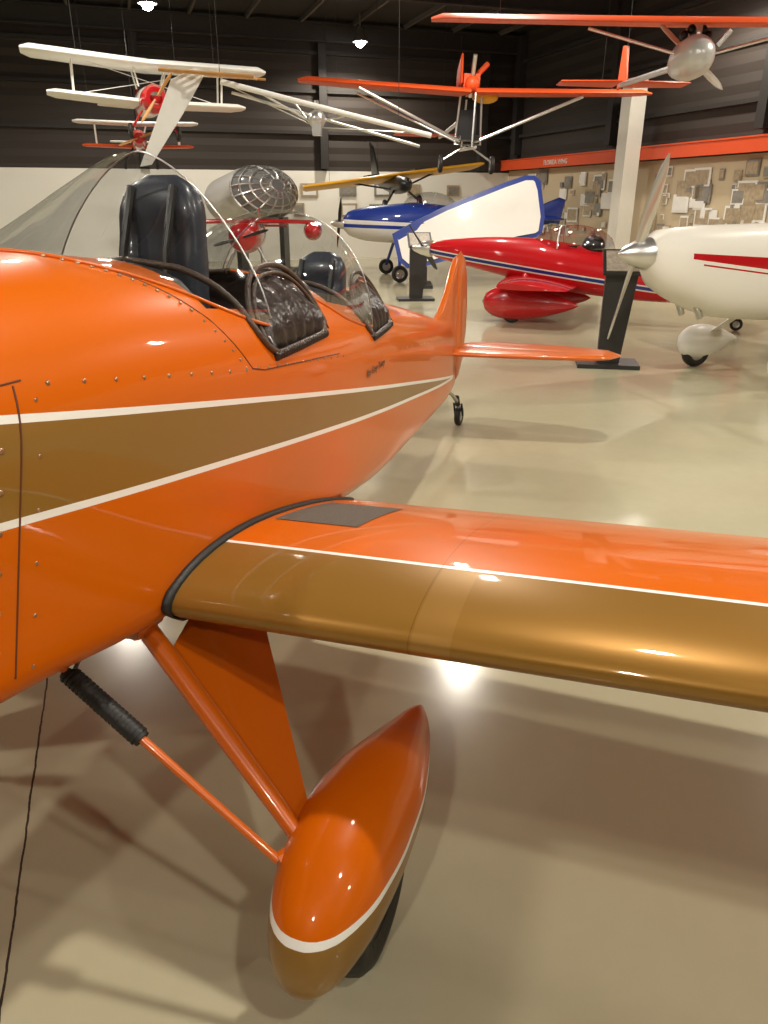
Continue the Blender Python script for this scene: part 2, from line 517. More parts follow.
# landing gear
def pant(name, cx, sg):
    T = [(-.350, .02, .205, .262), (-.335, .05, .17, .305), (-.28, .088, .142, .362), (-.17, .117, .132, .42), (-.05, .125, .135, .44), (.08, .115, .145, .43), (.2, .090, .158, .405), (.30, .060, .178, .382), (.36, .036, .19, .37), (.39, .014, .205, .355)]
    srs = [-.350+.740*(i/44) for i in range(45)]+[-.345, -.34, .385]
    R = []
    for s in sorted(srs):
        w, z0, z1 = hermite(T, s)
        zc = (z0+z1)/2; h = (z1-z0)/2
        sh = sg*.02*max(0, s)/.4
        R.append([(cx+sh+w*(1-.10*max(0, -sin(a)))*math.copysign(abs(cos(a))**.85, cos(a)), s, zc+h*math.copysign(abs(sin(a))**.85, sin(a))) for a in [2*pi*k/36 for k in range(36)]])
    return loft(name, R, m_pant, O, sharp=60)
for sg in (1, -1):
    cx = sg*.88
    pant('wheel_pant', cx, sg)
    wheel('main_wheel', (cx+sg*.03, -.06, .17), .17, .11, O, hub_m=m_black)
    tube('axle', [(sg*.76, -.1, .33), (sg*.90, -.06, .165)], .016, m_steel, O)
    A = Vector((sg*.34, .03, .675)); B = Vector((sg*.37, .46, .60)); C = Vector((sg*.80, -.14, .365)); Dv = Vector((sg*.80, -.09, .37))
    A1 = A.lerp(C, .14); A2 = Vector((sg*.36, .20, .655))
    tube('gear_leg', [A, A.lerp(C, .5), C], .02, m_orange, O, 14, radii=[.025, .023, .019])
    n = Vector((0.004, 0, 0.006))
    poly = [A1, A2, B, Dv, C]
    multi('gear_leg_fairing', [([p+n for p in poly]+[p-n for p in poly], [(0, 1, 2, 3, 4), (9, 8, 7, 6, 5)]+[(i, i+5, (i+1) % 5+5, (i+1) % 5) for i in range(5)])], m_orange, O)
    S0 = Vector((sg*.25, -.15, .665)); S1 = Vector((sg*.78, -.20, .355))
    tube('shock_boot', [S0.lerp(S1, t) for t in (.02, .2, .35, .385)], .02, m_rubber, O, 14, radii=[.018, .021, .021, .018])
    ridg = []
    for i in range(20):
        p = S0.lerp(S1, .03+i*.0175)
        ridg.append(tpart([p, p+(S1-S0)*.008], .0222, 14))
    multi('boot_ridges', ridg, m_rubber, O)
    tube('gear_rod', [S0, S1], .0095, m_orange, O)
    multi('gear_brackets', [tpart([S0+Vector((-.04*sg, 0, .03)), S0+Vector((.02*sg, 0, 0))], .016), tpart([C+Vector((-.02*sg, -.06, -.02)), C+Vector((.03*sg, .02, -.01))], .022), tpart([A+Vector((0, -.05, .02)), A+Vector((0, .04, .02))], .02)], m_orange, O)
    multi('belly_bracket', [tpart([(sg*.27, -.16, .685), (sg*.33, -.02, .70)], .010), tpart([(sg*.34, -.05, .715), (sg*.34, .0, .68)], .013), tpart([(sg*.30, -.14, .72), (sg*.28, -.15, .68)], .014)], m_steel, O)
tube('cross_fitting', [(-.26, -.15, .69), (.26, -.15, .69)], .014, m_rubber, O)

# tail
def plate(name, outline, axis, off, t, mm, parent):
    n = len(outline); cx_ = sum(p[0] for p in outline)/n; cy_ = sum(p[1] for p in outline)/n
    V = []
    for k, (sc, d) in enumerate(((1, 0), (.93, .35), (.75, .5), )):
        for sgn in ((1,) if k == 0 else (1, -1)):
            for p in outline:
                a = cx_+(p[0]-cx_)*sc; b3 = cy_+(p[1]-cy_)*sc; h = off+sgn*d*t
                V.append((h, a, b3) if axis == 'X' else (b3, a, h))
    F = []
    def band(i, j):
        for q in range(n): F.append((i*n+q, i*n+(q+1) % n, j*n+(q+1) % n, j*n+q))
    band(0, 1); band(0, 2); band(1, 3); band(2, 4)
    F.append(tuple(3*n+q for q in range(n))); F.append(tuple(4*n+q for q in reversed(range(n))))
    return obj(name, V, F, mm, parent, sharp=50)
plate('vertical_fin', [(3.45, .86), (3.62, .93), (3.78, 1.05), (3.92, 1.2), (3.99, 1.25), (4.02, 1.25), (4.02, .5), (3.9, .6)], 'X', 0, .05, m_orange, O)
plate('rudder', [(4.03, 1.25), (4.12, 1.275), (4.2, 1.24), (4.27, 1.12), (4.31, .9), (4.30, .7), (4.24, .5), (4.12, .38), (4.03, .38)], 'X', 0, .045, m_orange, O)
for sg in (1, -1):
    plate('horizontal_stabilizer', [(3.58, sg*.06), (3.66, sg*.6), (3.74, sg*1.0), (3.82, sg*1.12), (3.86, sg*1.14), (3.86, sg*.06)], 'Z', .665, .035, m_orange, O)
    plate('elevator', [(3.87, sg*1.14), (3.95, sg*1.15), (4.06, sg*1.08), (4.12, sg*.8), (4.12, sg*.3), (4.05, sg*.08), (3.87, sg*.06)], 'Z', .663, .025, m_orange, O)
tube('tailwheel_spring', [(0, 3.8, .38), (0, 4.0, .30), (0, 4.18, .20)], .014, m_steel, O)
multi('tailwheel_fork', [tpart([(0, 4.16, .24), (0, 4.2, .17)], .02), tpart([(-.03, 4.2, .18), (-.03, 4.25, .075)], .008), tpart([(.03, 4.2, .18), (.03, 4.25, .075)], .008)], m_black, O)
wheel('tail_wheel', (0, 4.25, .075), .075, .045, O)
sp = lathe([(-1.78, .002), (-1.77, .03), (-1.72, .07), (-1.64, .105), (-1.54, .125), (-1.5, .128), (-1.5, .002)], (0, 0, 1.19), 32, 'Y')
multi('spinner', [sp], m_alu, O)
def blade(name, y, zc, L, mm, parent, ang=0, cw=.13, x0=0):
    R = Matrix.Rotation(radians(ang), 3, 'Y')
    for sg in (1, -1):
        rings = []
        for i in range(15):
            f = i/14; r = .04+(L-.04)*f
            ch = cw*(.45+1.2*f-1.3*f*f+.0) if f < .9 else cw*.36*math.sqrt(max(.03, 1-((f-.9)/.1)**2))
            tw = radians(62-45*f)*sg
            rg = []
            for k in range(12):
                a = 2*pi*k/12
                u_, v_ = ch/2*cos(a), .012*(1.6-f)*sin(a)
                rg.append(tuple(Vector((x0, y, zc))+R @ Vector((u_*cos(tw)-v_*sin(tw), u_*sin(tw)+v_*cos(tw), sg*r))))
            rings.append(rg)
        loft(name, rings, mm, parent, sharp=60)
blade('propeller_blade', -1.58, 1.19, .85, m_wood, O, 8)

fc = bpy.data.curves.new('pilot_name', 'FONT'); fc.body = 'Ray Grey Toney'; fc.size = .038; fc.extrude = .0003; fc.shear = .4
fo = bpy.data.objects.new('pilot_name', fc); COL.objects.link(fo); fo.parent = O
fo.data.materials.append(m_black)
fo.location = (side_x(1.33, 1.0)+.0045, 1.33, 1.0); fo.rotation_euler = (radians(90), 0, radians(95))

# ================================================================== ROOM
RZ = 18.3
P0 = (3.8, 25.0, 0)
W, D, H = 28.0, 36.0, 5.9
ca, sa = cos(radians(RZ)), sin(radians(RZ))
def room2w(x, y, z=0): return (P0[0]+x*ca-y*sa, P0[1]+x*sa+y*ca, z)
def rbox(name, c, s, m):
    V, F = box((0, 0, 0), s)
    o = obj(name, V, F, m, None, smooth=False)
    o.location = room2w(*c); o.rotation_euler = (0, 0, radians(RZ)); return o

m_floor, nt, b = new_mat('polished_concrete'); nb = NB(nt)
X, Y, Z = nb.xyz()
tc = nt.nodes.new('ShaderNodeTexCoord')
n1 = nt.nodes.new('ShaderNodeTexNoise'); n1.inputs['Scale'].default_value = .5; n1.inputs['Detail'].default_value = 5
nt.links.new(tc.outputs['Object'], n1.inputs['Vector'])
n2 = nt.nodes.new('ShaderNodeTexNoise'); n2.inputs['Scale'].default_value = 14; n2.inputs['Detail'].default_value = 8
nt.links.new(tc.outputs['Object'], n2.inputs['Vector'])
f = nb.m('ADD', nb.m('MULTIPLY', n1.outputs['Fac'], .7), nb.m('MULTIPLY', n2.outputs['Fac'], .3))
c = nb.mix(f, (0.41, 0.375, 0.245), (0.53, 0.495, 0.345))
wob = nb.m('MULTIPLY', nb.m('SUBTRACT', n2.outputs['Fac'], .5), .012)
jx = nb.m('ABSOLUTE', nb.m('ADD', nb.m('SUBTRACT', X, -11.9+14.0), wob))
jm = nb.m('LESS_THAN', jx, .003)
c = nb.mix(jm, c, (0.05, 0.04, 0.03))
nt.links.new(c, b.inputs['Base Color'])
b.inputs['Roughness'].default_value = .17
b.inputs['Specular IOR Level'].default_value = .34
rbox('floor', (-W/2, -D/2, -.1), (W, D, .2), m_floor)

def wall_mat(name, split, low, high):
    m, nt, b = new_mat(name); nb = NB(nt); X, Y, Z = nb.xyz()
    c = nb.mix(nb.m('GREATER_THAN', Z, split-H/2), low, high)
    nt.links.new(c, b.inputs['Base Color']); b.inputs['Roughness'].default_value = .7
    saw = nb.m('ABSOLUTE', nb.m('SUBTRACT', nb.m('FRACT', nb.m('MULTIPLY', Z, 3.0)), .5))
    hgt = nb.m('MULTIPLY', saw, nb.m('GREATER_THAN', Z, split-H/2))
    bp = nt.nodes.new('ShaderNodeBump'); bp.inputs['Strength'].default_value = .8; bp.inputs['Distance'].default_value = .06
    nt.links.new(hgt, bp.inputs['Height']); nt.links.new(bp.outputs[0], b.inputs['Normal'])
    return m
DK = (.040, .030, .024)
m_wb = wall_mat('wall_back_paint', 2.35, (.88, .85, .77), DK)
m_wr = wall_mat('wall_right_paint', 2.4, (.60, .49, .33), DK)
rbox('wall_back', (-W/2, .1, H/2), (W, .2, H), m_wb)
rbox('wall_right', (.1, -D/2, H/2), (.2, D, H), m_wr)
rbox('wall_left', (-W-.1, -D/2, H/2), (.2, D, H), m_wb)
rbox('wall_front', (-W/2, -D-.1, H/2), (W, .2, H), m_wb)
rbox('ceiling', (-W/2, -D/2, H+.05), (W, D, .1), m_beam)

def rmulti(name, parts, m):
    o = multi(name, parts, m); o.location = P0; o.rotation_euler = (0, 0, radians(RZ)); return o
parts = []
for i in range(8):
    y = -.5-i*4.8
    parts.append(box((-W/2, y, 5.80), (W, .16, .04))); parts.append(box((-W/2, y, 5.40), (W, .16, .04))); parts.append(box((-W/2, y, 5.6), (W, .03, .4)))
rmulti('ceiling_beams', parts, m_beam)
parts = []
for i in range(20):
    x = -.8-i*1.4; parts.append(box((x, -D/2, 5.84), (.06, D, .11)))
rmulti('ceiling_purlins', parts, mat('purlin', (.11, .095, .08), .6, var=.1))
parts = []
for i in range(7):
    parts.append(box((-.12, -.6-i*4.8, (5.8+2.8)/2), (.22, .22, 3.0)))
for i in range(6):
    parts.append(box((-1-i*4.8, -.12, (5.8+2.4)/2), (.22, .22, 3.4)))
for z in (3.3, 4.3, 5.2):
    parts.append(box((-.06, -D/2, z), (.10, D, .08))); parts.append(box((-W/2, -.06, z), (W, .10, .08)))
rmulti('wall_framing', parts, m_beam)
rmulti('wall_banner_strip', [box((-.27, -10, 2.53), (.05, 20, .24)), box((-.27, -10, 2.67), (.08, 20, .03)), box((-.13, -10, 2.53), (.24, 20, .06))], mat('banner_red', (.72, .085, .02), .5, var=.05))
for k, (y, t) in enumerate(((-2.6, 'FLORIDA WING'), (-10.6, 'FLORIDA AVIATION MAP'))):
    cu = bpy.data.curves.new('banner_text', 'FONT'); cu.body = t; cu.size = .17; cu.extrude = .003
    to = bpy.data.objects.new('banner_lettering', cu); COL.objects.link(to); to.data.materials.append(m_white)
    to.location = room2w(-.30, y, 2.47); to.rotation_euler = (radians(90), 0, radians(RZ-90))
rmulti('wall_column', [box((-.5, -6.7, 2.0), (.38, .36, 4.0)), box((-.5, -6.7, .08), (.46, .44, .16))], mat('cream_column', (.78, .75, .66), .5, var=.03))
random.seed(4)
pm = [mat('photo_white', (.85, .83, .78), .4, var=.1), mat('photo_grey', (.25, .23, .2), .4, var=.5, vscale=12), mat('frame_dark', (.04, .03, .02), .4), mat('photo_sepia', (.42, .33, .22), .4, var=.5, vscale=14)]
fr = []
for i in range(230):
    y = -.8-random.random()*15.5; z = .75+random.random()*1.45
    if abs(y+6.6) < .5: continue
    w, h = random.choice([(.35, .28), (.25, .32), (.5, .36), (.2, .2), (.14, .2), (.12, .1), (.1, .1), (.16, .12)])
    t = .0008*(i % 19)
    fr.append((*box((-.03-t, y, z), (.02, w, h)), random.choice([0, 0, 0, 3, 1])))
    fr.append((*box((-.045-t, y, z), (.01, w*.8, h*.76)), random.choice([1, 0, 3, 3])))
rmulti('framed_photo_collection', fr, pm)
fr = []
for i in range(26):
    x = -1.5-(i % 13)*1.15-random.random()*.5; z = 1.25+.55*(i//13)+random.random()*.1
    if x < -8.0: continue
    w, h = random.choice([(.4, .3), (.3, .36), (.5, .36)])
    fr.append((*box((x, -.03, z), (w, .02, h)), random.choice([2, 3, 1])))
    fr.append((*box((x, -.045, z), (w*.75, .01, h*.7)), random.choice([0, 1, 3])))
rmulti('framed_photo_collection', fr, pm)

# ================================================================== LAMPS
def lamp(x, y, power):
    e = empty('ceiling_lamp', (x, y, 5.3))
    hs = lathe([(.30, .002), (.30, .06), (.16, .09), (.10, .16), (-.02, .20), (-.03, .19), (.09, .14), (.10, .002)], (0, 0, 0), 24, 'Z')
    multi('housing', [hs, tpart([(0, 0, .3), (0, 0, .58)], .02)], m_housing, e)
    multi('bulb', [ball((0, 0, -.03), .12, 16, 10)], m_lamp, e)
    l = bpy.data.lights.new('lamp_light', 'SPOT'); l.energy = power; l.spot_size = radians(168); l.spot_blend = .4
    l.shadow_soft_size = .11; l.color = (1, .92, .79)
    lo = bpy.data.objects.new('lamp_light', l); COL.objects.link(lo); lo.parent = e; lo.location = (0, 0, -.30)
for x, y, p in [(-4.8, 18, 1.05), (-.6, 22, 1.1), (-10, 13, 1.1), (-4.5, 11.5, 1), (1.2, 13.2, 1), (5.6, 15.5, .85), (6.2, 8.2, 1), (1.2, 10.0, .9), (-4.2, 5.8, .8),
                (.9, 2.5, 1.2), (-3.6, .2, .65), (5.2, 2.2, .9), (1.6, -1.2, .55), (-1.5, -3.6, .8), (-10, 5, 1), (6.5, -3.5, 1), (-12, -2, 1)]:
    lamp(x, y, p*425)

w = bpy.data.worlds.new('world'); scene.world = w; w.use_nodes = True
w.node_tree.nodes['Background'].inputs[0].default_value = (.9, .85, .75, 1)
w.node_tree.nodes['Background'].inputs[1].default_value = .2

# ================================================================== STANDS
def pylon(x, y, rz, hgt, k=1.0):
    e = empty('information_stand', (x, y, 0), rz=rz)
    n = 10
    base = [box((0, 0, .02), (.62*k, .42*k, .04))]
    rings = []
    for i in range(n+1):
        f = i/n; z = .04+(hgt-.04)*f
        w_ = (.11+.05*f)*k; d_ = .05*k
        xx = .05*f
        rings.append([(xx-w_, -.05-d_, z), (xx+w_, -.05-d_, z), (xx+w_, -.05+d_, z), (xx-w_, -.05+d_, z)])
    multi('base', base, m_pylon, e)
    loft('post', rings, m_pylon, e, smooth=False)
    R = Matrix.Rotation(radians(38), 3, 'X')
    multi('panel', [box((.05, -.07, hgt+.03), (.40*k, .34*k, .03), R)], m_pylon, e)
    multi('text_plate', [box((.05, -.082, hgt+.045), (.34*k, .28*k, .008), R)], m_sign, e)
pylon(2.33, 7.85, -10, 1.0)
pylon(.54, 13.4, 5, .95)

# ================================================================== generic aircraft parts
def body(name, tab, mats, parent, n=1.0, seg=28, N=36):
    R = []
    s0, s1 = tab[0][0], tab[-1][0]
    for i in range(N+1):
        s = s0+(s1-s0)*i/N
        zc, w, h = hermite(tab, s)
        R.append([(w*math.copysign(abs(cos(a))**n, cos(a)), s, zc+h*math.copysign(abs(sin(a))**n, sin(a))) for a in [2*pi*k/seg for k in range(seg)]])
    return loft(name, R, mats, parent, sharp=50)
def bubble(name, y0, y1, z, w, h, parent, mm=None):
    R = []
    for i in range(21):
        f = i/20; k = math.sqrt(max(.0, 1-(2*f-1)**2))+.02
        R.append([(w*k*cos(pi*j/16), y0+(y1-y0)*f, z+h*k*sin(pi*j/16)) for j in range(17)])
    return loft(name, R, mm or m_glass, parent, cap=False, closed=False, sharp=80)
def tpant(name, c, L, w, h, mm, parent):
    R = []
    for i in range(25):
        f = i/24; k = (math.sin(pi*min(1, f**.62)))**.75+.01
        R.append([(c[0]+w*k*cos(a), c[1]-L*.4+L*f, c[2]+h*k*sin(a)) for a in [2*pi*q/20 for q in range(20)]])
    return loft(name, R, mm, parent, sharp=60)
def livery(name, base, stripe, a, b_, wdt, col2=None):
    m, nt, b, nb = paint_base(name); X, Y, Z = nb.xyz()
    d = nb.m('ABSOLUTE', nb.m('SUBTRACT', Z, nb.m('ADD', a, nb.m('MULTIPLY', Y, b_))))
    c = nb.mix(nb.m('LESS_THAN', d, wdt), base, stripe)
    if col2: c = nb.mix(nb.m('LESS_THAN', d, wdt*.55), c, col2)
    nt.links.new(c, b.inputs['Base Color']); return m

# ---- red racer (nose at left, tail to the right)
Rr = empty('red_racing_airplane', (.67, 11.85, 0), rz=-113.6)
m_redl = livery('red_livery', (.5, .008, .012), (.7, .68, .62), .90, -.125, .04, (.02, .03, .2))
body('fuselage', [(0, .93, .05, .05), (.15, .92, .13, .12), (.5, .90, .2, .18), (1.1, .85, .27, .26), (1.9, .75, .31, .32), (2.9, .60, .26, .27), (3.8, .48, .13, .16), (4.4, .42, .03, .08)], m_redl, Rr)
bubble('canopy', 1.55, 2.7, .98, .22, .30, Rr)
tube('canopy_bow', [(.21*cos(a), 1.95, .98+.285*sin(a)) for a in [pi*j/16 for j in range(17)]], .012, m_alu, Rr)
multi('headrest', [ball((0, 2.4, 1.02), .12, 16, 10, (1, 1.3, 1.2)), box((0, 1.95, .98), (.25, .5, .08))], m_black, Rr)
multi('spinner', [lathe([(-.28, .002), (-.24, .04), (-.12, .09), (0, .12), (.05, .12), (.05, .002)], (0, 0, .93), 24, 'Y')], m_alu, Rr)
blade('propeller_blade', -.08, .93, .7, m_black, Rr, 60, .11)
wing('wing_panel', [(-1.9, 1.5, .6, .62), (-1.2, 1.35, .85, .58), (0, 1.2, 1.1, .56), (.9, 1.3, .95, .54), (1.05, 1.35, .7, .54)], m_red, Rr, .12, .02, .05)
for sg in (1, -1):
    tpant('wheel_pant', (sg*.5, 1.55, .27), 1.35, .15, .23, m_red, Rr)
    wheel('main_wheel', (sg*.5, 1.45, .15), .15, .1, Rr)
    tube('gear_leg', [(sg*.25, 1.55, .62), (sg*.5, 1.5, .35)], .05, m_red, Rr)
plate('vertical_fin', [(3.7, .55), (4.0, .8), (4.3, 1.02), (4.5, 1.04), (4.5, .42), (4.2, .42)], 'X', 0, .06, m_red, Rr)
for sg in (1, -1):
    plate('horizontal_stabilizer', [(3.9, sg*.05), (4.0, sg*.5), (4.25, sg*.55), (4.35, sg*.05)], 'Z', .5, .05, m_red, Rr)
wheel('tail_wheel', (0, 4.35, .08), .08, .05, Rr); tube('tail_spring', [(0, 4.1, .40), (0, 4.35, .1)], .02, m_steel, Rr)

# ---- white airplane at the right
Wt = empty('white_low_wing_airplane', (2.25, 6.85, 0), rz=-72.8)
m_whl, nt, b, nb = paint_base('white_livery'); X, Y, Z = nb.xyz()
l1 = nb.m('SUBTRACT', Z, nb.m('SUBTRACT', 1.20, nb.m('MULTIPLY', Y, .06)))
l2 = nb.m('SUBTRACT', Z, nb.m('SUBTRACT', 1.175, nb.m('MULTIPLY', Y, .13)))
fr1 = nb.m('MULTIPLY', nb.m('LESS_THAN', l1, 0), nb.m('GREATER_THAN', l2, 0))
fr1 = nb.m('MULTIPLY', fr1, nb.m('GREATER_THAN', Y, .3))
l3 = nb.m('ABSOLUTE', nb.m('SUBTRACT', l2, -.035))
fr1 = nb.m('MAXIMUM', fr1, nb.m('MULTIPLY', nb.m('LESS_THAN', l3, .007), nb.m('GREATER_THAN', Y, .4)))
nt.links.new(nb.mix(fr1, (.8, .77, .69), (.45, .01, .012)), b.inputs['Base Color'])
body('fuselage', [(0, 1.16, .10, .11), (.06, 1.14, .2, .2), (.3, 1.08, .28, .30), (.8, 1.0, .33, .40), (1.5, .98, .37, .43), (2.3, .97, .36, .43), (3.2, .93, .26, .32), (4.3, .85, .12, .18), (5.1, .81, .03, .1)], m_whl, Wt, .85)
bubble('canopy', 1.5, 3.0, 1.33, .3, .35, Wt)
multi('spinner', [lathe([(-.26, .002), (-.25, .02), (-.2, .06), (-.1, .105), (0, .135), (.03, .14), (.03, .002)], (0, 0, 1.17), 28, 'Y')], m_alu, Wt)
blade('propeller_blade', -.08, 1.17, .82, m_alu, Wt, 20, .14)
multi('exhaust_stack', [tpart([(.12, .5, .76), (.13, .58, .62)], .03), tpart([(-.12, .5, .76), (-.13, .58, .62)], .03)], m_steel, Wt)
wing('wing_panel', [(-1.9, 2.1, .7, .86), (-1.75, 2.0, 1.0, .85), (0, 1.9, 1.35, .72), (1.75, 2.0, 1.0, .85), (1.9, 2.1, .7, .86)], m_white, Wt, .13, .02, .05)
for sg in (1, -1):
    tpant('wheel_pant', (sg*.62, 1.27, .26), .72, .11, .17, m_white, Wt)
    wheel('main_wheel', (sg*.62, 1.21, .15), .15, .1, Wt)
    loft('gear_leg', [[(sg*x-.03*cos(a), y+.08*cos(a), z+.02*sin(a)) for a in [2*pi*k/12 for k in range(12)]] for x, y, z in ((.22, 1.65, .72), (.42, 1.5, .54), (.6, 1.35, .34))], m_white, Wt)
plate('vertical_fin', [(4.5, .90), (4.8, 1.25), (5.1, 1.7), (5.35, 1.7), (5.3, .75), (5.0, .8)], 'X', 0, .06, m_white, Wt)
for sg in (1, -1):
    plate('horizontal_stabilizer', [(4.5, sg*.05), (4.7, sg*.8), (5.0, sg*.85), (5.15, sg*.05)], 'Z', .9, .05, m_white, Wt)
wheel('tail_wheel', (0, 5.1, .09), .09, .05, Wt); tube('tail_spring', [(0, 4.9, .74), (0, 5.1, .1)], .02, m_steel, Wt)

# ---- blue and white airplane far
Bw = empty('blue_white_airplane', (-.9, 17.2, 0.0), rz=-82)
m_bl, nt, b, nb = paint_base('blue_white_livery'); X, Y, Z = nb.xyz()
fb = nb.m('GREATER_THAN', Z, nb.m('SUBTRACT', 1.22, nb.m('MULTIPLY', Y, .05)))
ln = nb.m('LESS_THAN', nb.m('ABSOLUTE', nb.m('SUBTRACT', Z, nb.m('SUBTRACT', 1.10, nb.m('MULTIPLY', Y, .04)))), .035)
nt.links.new(nb.mix(nb.m('MAXIMUM', fb, ln), (.8, .78, .73), (.02, .05, .3)), b.inputs['Base Color'])
body('fuselage', [(0, 1.13, .08, .08), (.1, 1.13, .22, .22), (.6, 1.12, .34, .35), (1.6, 1.13, .38, .41), (2.6, 1.13, .3, .32), (4.2, 1.17, .1, .14), (4.8, 1.22, .03, .07)], m_bl, Bw)
bubble('canopy', 1.3, 2.5, 1.43, .27, .32, Bw)
multi('spinner', [lathe([(-.25, .002), (-.2, .05), (0, .11), (.03, .11), (.03, .002)], (0, 0, 1.13), 20, 'Y')], m_alu, Bw)
blade('propeller_blade', -.06, 1.13, .8, m_black, Bw, 50, .13)
plate('vertical_fin', [(4.0, 1.2), (4.4, 1.5), (4.8, 1.65), (4.95, 1.6), (4.85, 1.1)], 'X', 0, .06, m_blue, Bw)
for sg in (1, -1):
    plate('horizontal_stabilizer', [(4.2, sg*.05), (4.35, sg*.9), (4.6, sg*.95), (4.8, sg*.05)], 'Z', 1.22, .05, m_blue, Bw)
    wheel('main_wheel', (sg*1.0, 1.1, .17), .17, .12, Bw)
    tube('gear_leg', [(sg*.25, 1.2, .85), (sg*1.0, 1.1, .2)], .035, m_blue, Bw)
tube('tail_strut', [(0, 4.6, 1.1), (0, 4.9, .1)], .03, m_steel, Bw); wheel('tail_wheel', (0, 4.9, .09), .09, .05, Bw)
Wg = empty('detached_airplane_wing', (0, 0, 0))
def slab(name, q, t, mm, parent, nrm):
    q = [Vector(p) for p in q]; nrm = Vector(nrm)*t
    n = len(q)
    return multi(name, [([p+nrm for p in q]+[p-nrm for p in q], [tuple(range(n)), tuple(range(2*n-1, n-1, -1))]+[(i, (i+1) % n, (i+1) % n+n, i+n) for i in range(n)])], mm, parent)
outer = [(.16, 15.75, .98), (.7, 15.75, 1.26), (1.2, 15.75, 1.49), (2.3, 15.75, 1.90), (2.7, 15.75, 2.03), (2.88, 15.75, 2.03), (3.0, 15.75, 1.93), (3.1, 15.6, 1.3), (3.05, 15.5, 1.0), (2.95, 15.5, .93), (2.6, 15.5, .87), (1.6, 15.5, .6), (.7, 15.5, .37), (.45, 15.5, .36), (.28, 15.55, .5)]
def inset(P, d):
    out = []; n = len(P)
    for i in range(n):
        p0, p1, p2 = [Vector((P[j % n][0], P[j % n][2])) for j in (i-1, i, i+1)]
        e1 = (p1-p0).normalized(); e2 = (p2-p1).normalized()
        n1 = Vector((e1.y, -e1.x)); n2_ = Vector((e2.y, -e2.x)); nn = (n1+n2_).normalized()
        q = p1+nn*d/max(.5, nn.dot(n1)); out.append((q.x, P[i][1]-.082, q.y))
    return out
slab('wing_shell', outer, .07, m_blue, Wg, (0, 1, 0))
slab('wing_underside', inset(outer, .085), .012, m_white, Wg, (0, 1, 0))
multi('wing_cradle', [box((.8, 15.6, .2), (.08, .6, .40)), box((2.6, 15.6, .42), (.08, .6, .84)), box((.8, 15.6, .03), (.3, .9, .06)), box((2.6, 15.6, .03), (.3, .9, .06))], m_pylon, Wg)

# ---- red airplane standing behind (seen through the windscreens)
Rb = empty('red_light_airplane', (-2.5, 14.6, 0), rz=3)
body('fuselage', [(-.9, 1.0, .08, .08), (-.8, 1.0, .22, .22), (-.2, 1.0, .3, .3), (.8, 1.0, .27, .3), (2.0, 1.05, .12, .15), (2.6, 1.1, .03, .07)], m_red, Rb)
wing('wing', [(-1.3, -.1, .4, 1.22), (-1.15, -.2, .7, 1.22), (0, -.3, .85, 1.24), (1.15, -.2, .7, 1.22), (1.3, -.1, .4, 1.22)], m_red, Rb, .1, .02, .02)
for sg in (1, -1):
    body('tip_tank', [(-.5, 1.08, .02, .02), (-.35, 1.08, .13, .13), (0, 1.08, .17, .17), (.4, 1.08, .1, .1), (.7, 1.08, .02, .02)], m_red, Rb).location = (sg*1.2, 0, 0)
    wheel('main_wheel', (sg*.5, -.2, .17), .17, .1, Rb); tube('gear_leg', [(sg*.2, -.1, .8), (sg*.5, -.2, .2)], .03, m_steel, Rb)
    plate('tailplane', [(2.0, sg*.05), (2.1, sg*.6), (2.4, sg*.6), (2.5, sg*.05)], 'Z', 1.1, .04, m_red, Rb)
plate('vertical_fin', [(1.9, 1.15), (2.3, 1.45), (2.6, 1.45), (2.6, 1.05)], 'X', 0, .04, m_red, Rb)
tube('tail_strut', [(0, 2.2, 1.0), (0, 2.4, .1)], .02, m_steel, Rb); wheel('tail_wheel', (0, 2.4, .08), .08, .05, Rb)
blade('propeller_blade', -.93, 1.0, .5, m_black, Rb, 75, .1)

# ---- glazed bomber nose section
Dn = empty('glazed_bomber_nose_section', (-2.83, 18.4, 0)); Dn.scale = (1, 1, .68)
DZ = 2.52
multi('dome', [ball((0, 0, DZ), .86, 40, 24)], mat('smoked_plexi', (.18, .185, .185), .12, .0, coat=1), Dn)
ribs = []
c0 = Vector((0, 0, DZ))
ax = Vector((.62, -.72, .30)).normalized(); ux = ax.orthogonal().normalized(); vx = ax.cross(ux)
for th in (12, 26, 42, 58, 74):
    t_ = radians(th)
    ribs.append(tpart([c0+(ax*cos(t_)+(ux*cos(p)+vx*sin(p))*sin(t_))*.87 for p in [2*pi*k/40 for k in range(41)]], .026, 6))
for k in range(16):
    p = 2*pi*k/16
    ribs.append(tpart([c0+(ax*cos(t_)+(ux*cos(p)+vx*sin(p))*sin(t_))*.87 for t_ in [radians(12+62*i/10) for i in range(11)]], .022, 6))
multi('frame_ribs', ribs, m_alu, Dn)
cyl = lathe([(-.28, .845), (0, .885), (.9, .90), (.9, .002)], (0, 0, 0), 40, 'Y')
R_ = ax.to_track_quat('-Y', 'Z').to_matrix()
multi('barrel', [([tuple(R_ @ Vector(v)+c0) for v in cyl[0]], cyl[1])], m_pod, Dn)
multi('cradle', [box((-.5, .3, .9), (.1, 1.0, 1.8)), box((.5, .3, .9), (.1, 1.0, 1.8)), box((0, .3, .06), (1.4, 1.2, .12))], m_pylon, Dn)

# ================================================================== HANGING AIRCRAFT
def cables(pts, parent, zc=5.85):
    bpy.context.view_layer.update()
    mi = parent.matrix_world.inverted(); P = []
    for p in pts:
        wv = parent.matrix_world @ Vector(p)
        P.append(tpart([p, tuple(mi @ Vector((wv.x, wv.y, zc)))], .004/parent.scale.x, 6))
    multi('suspension_cables', P, m_beam, parent)

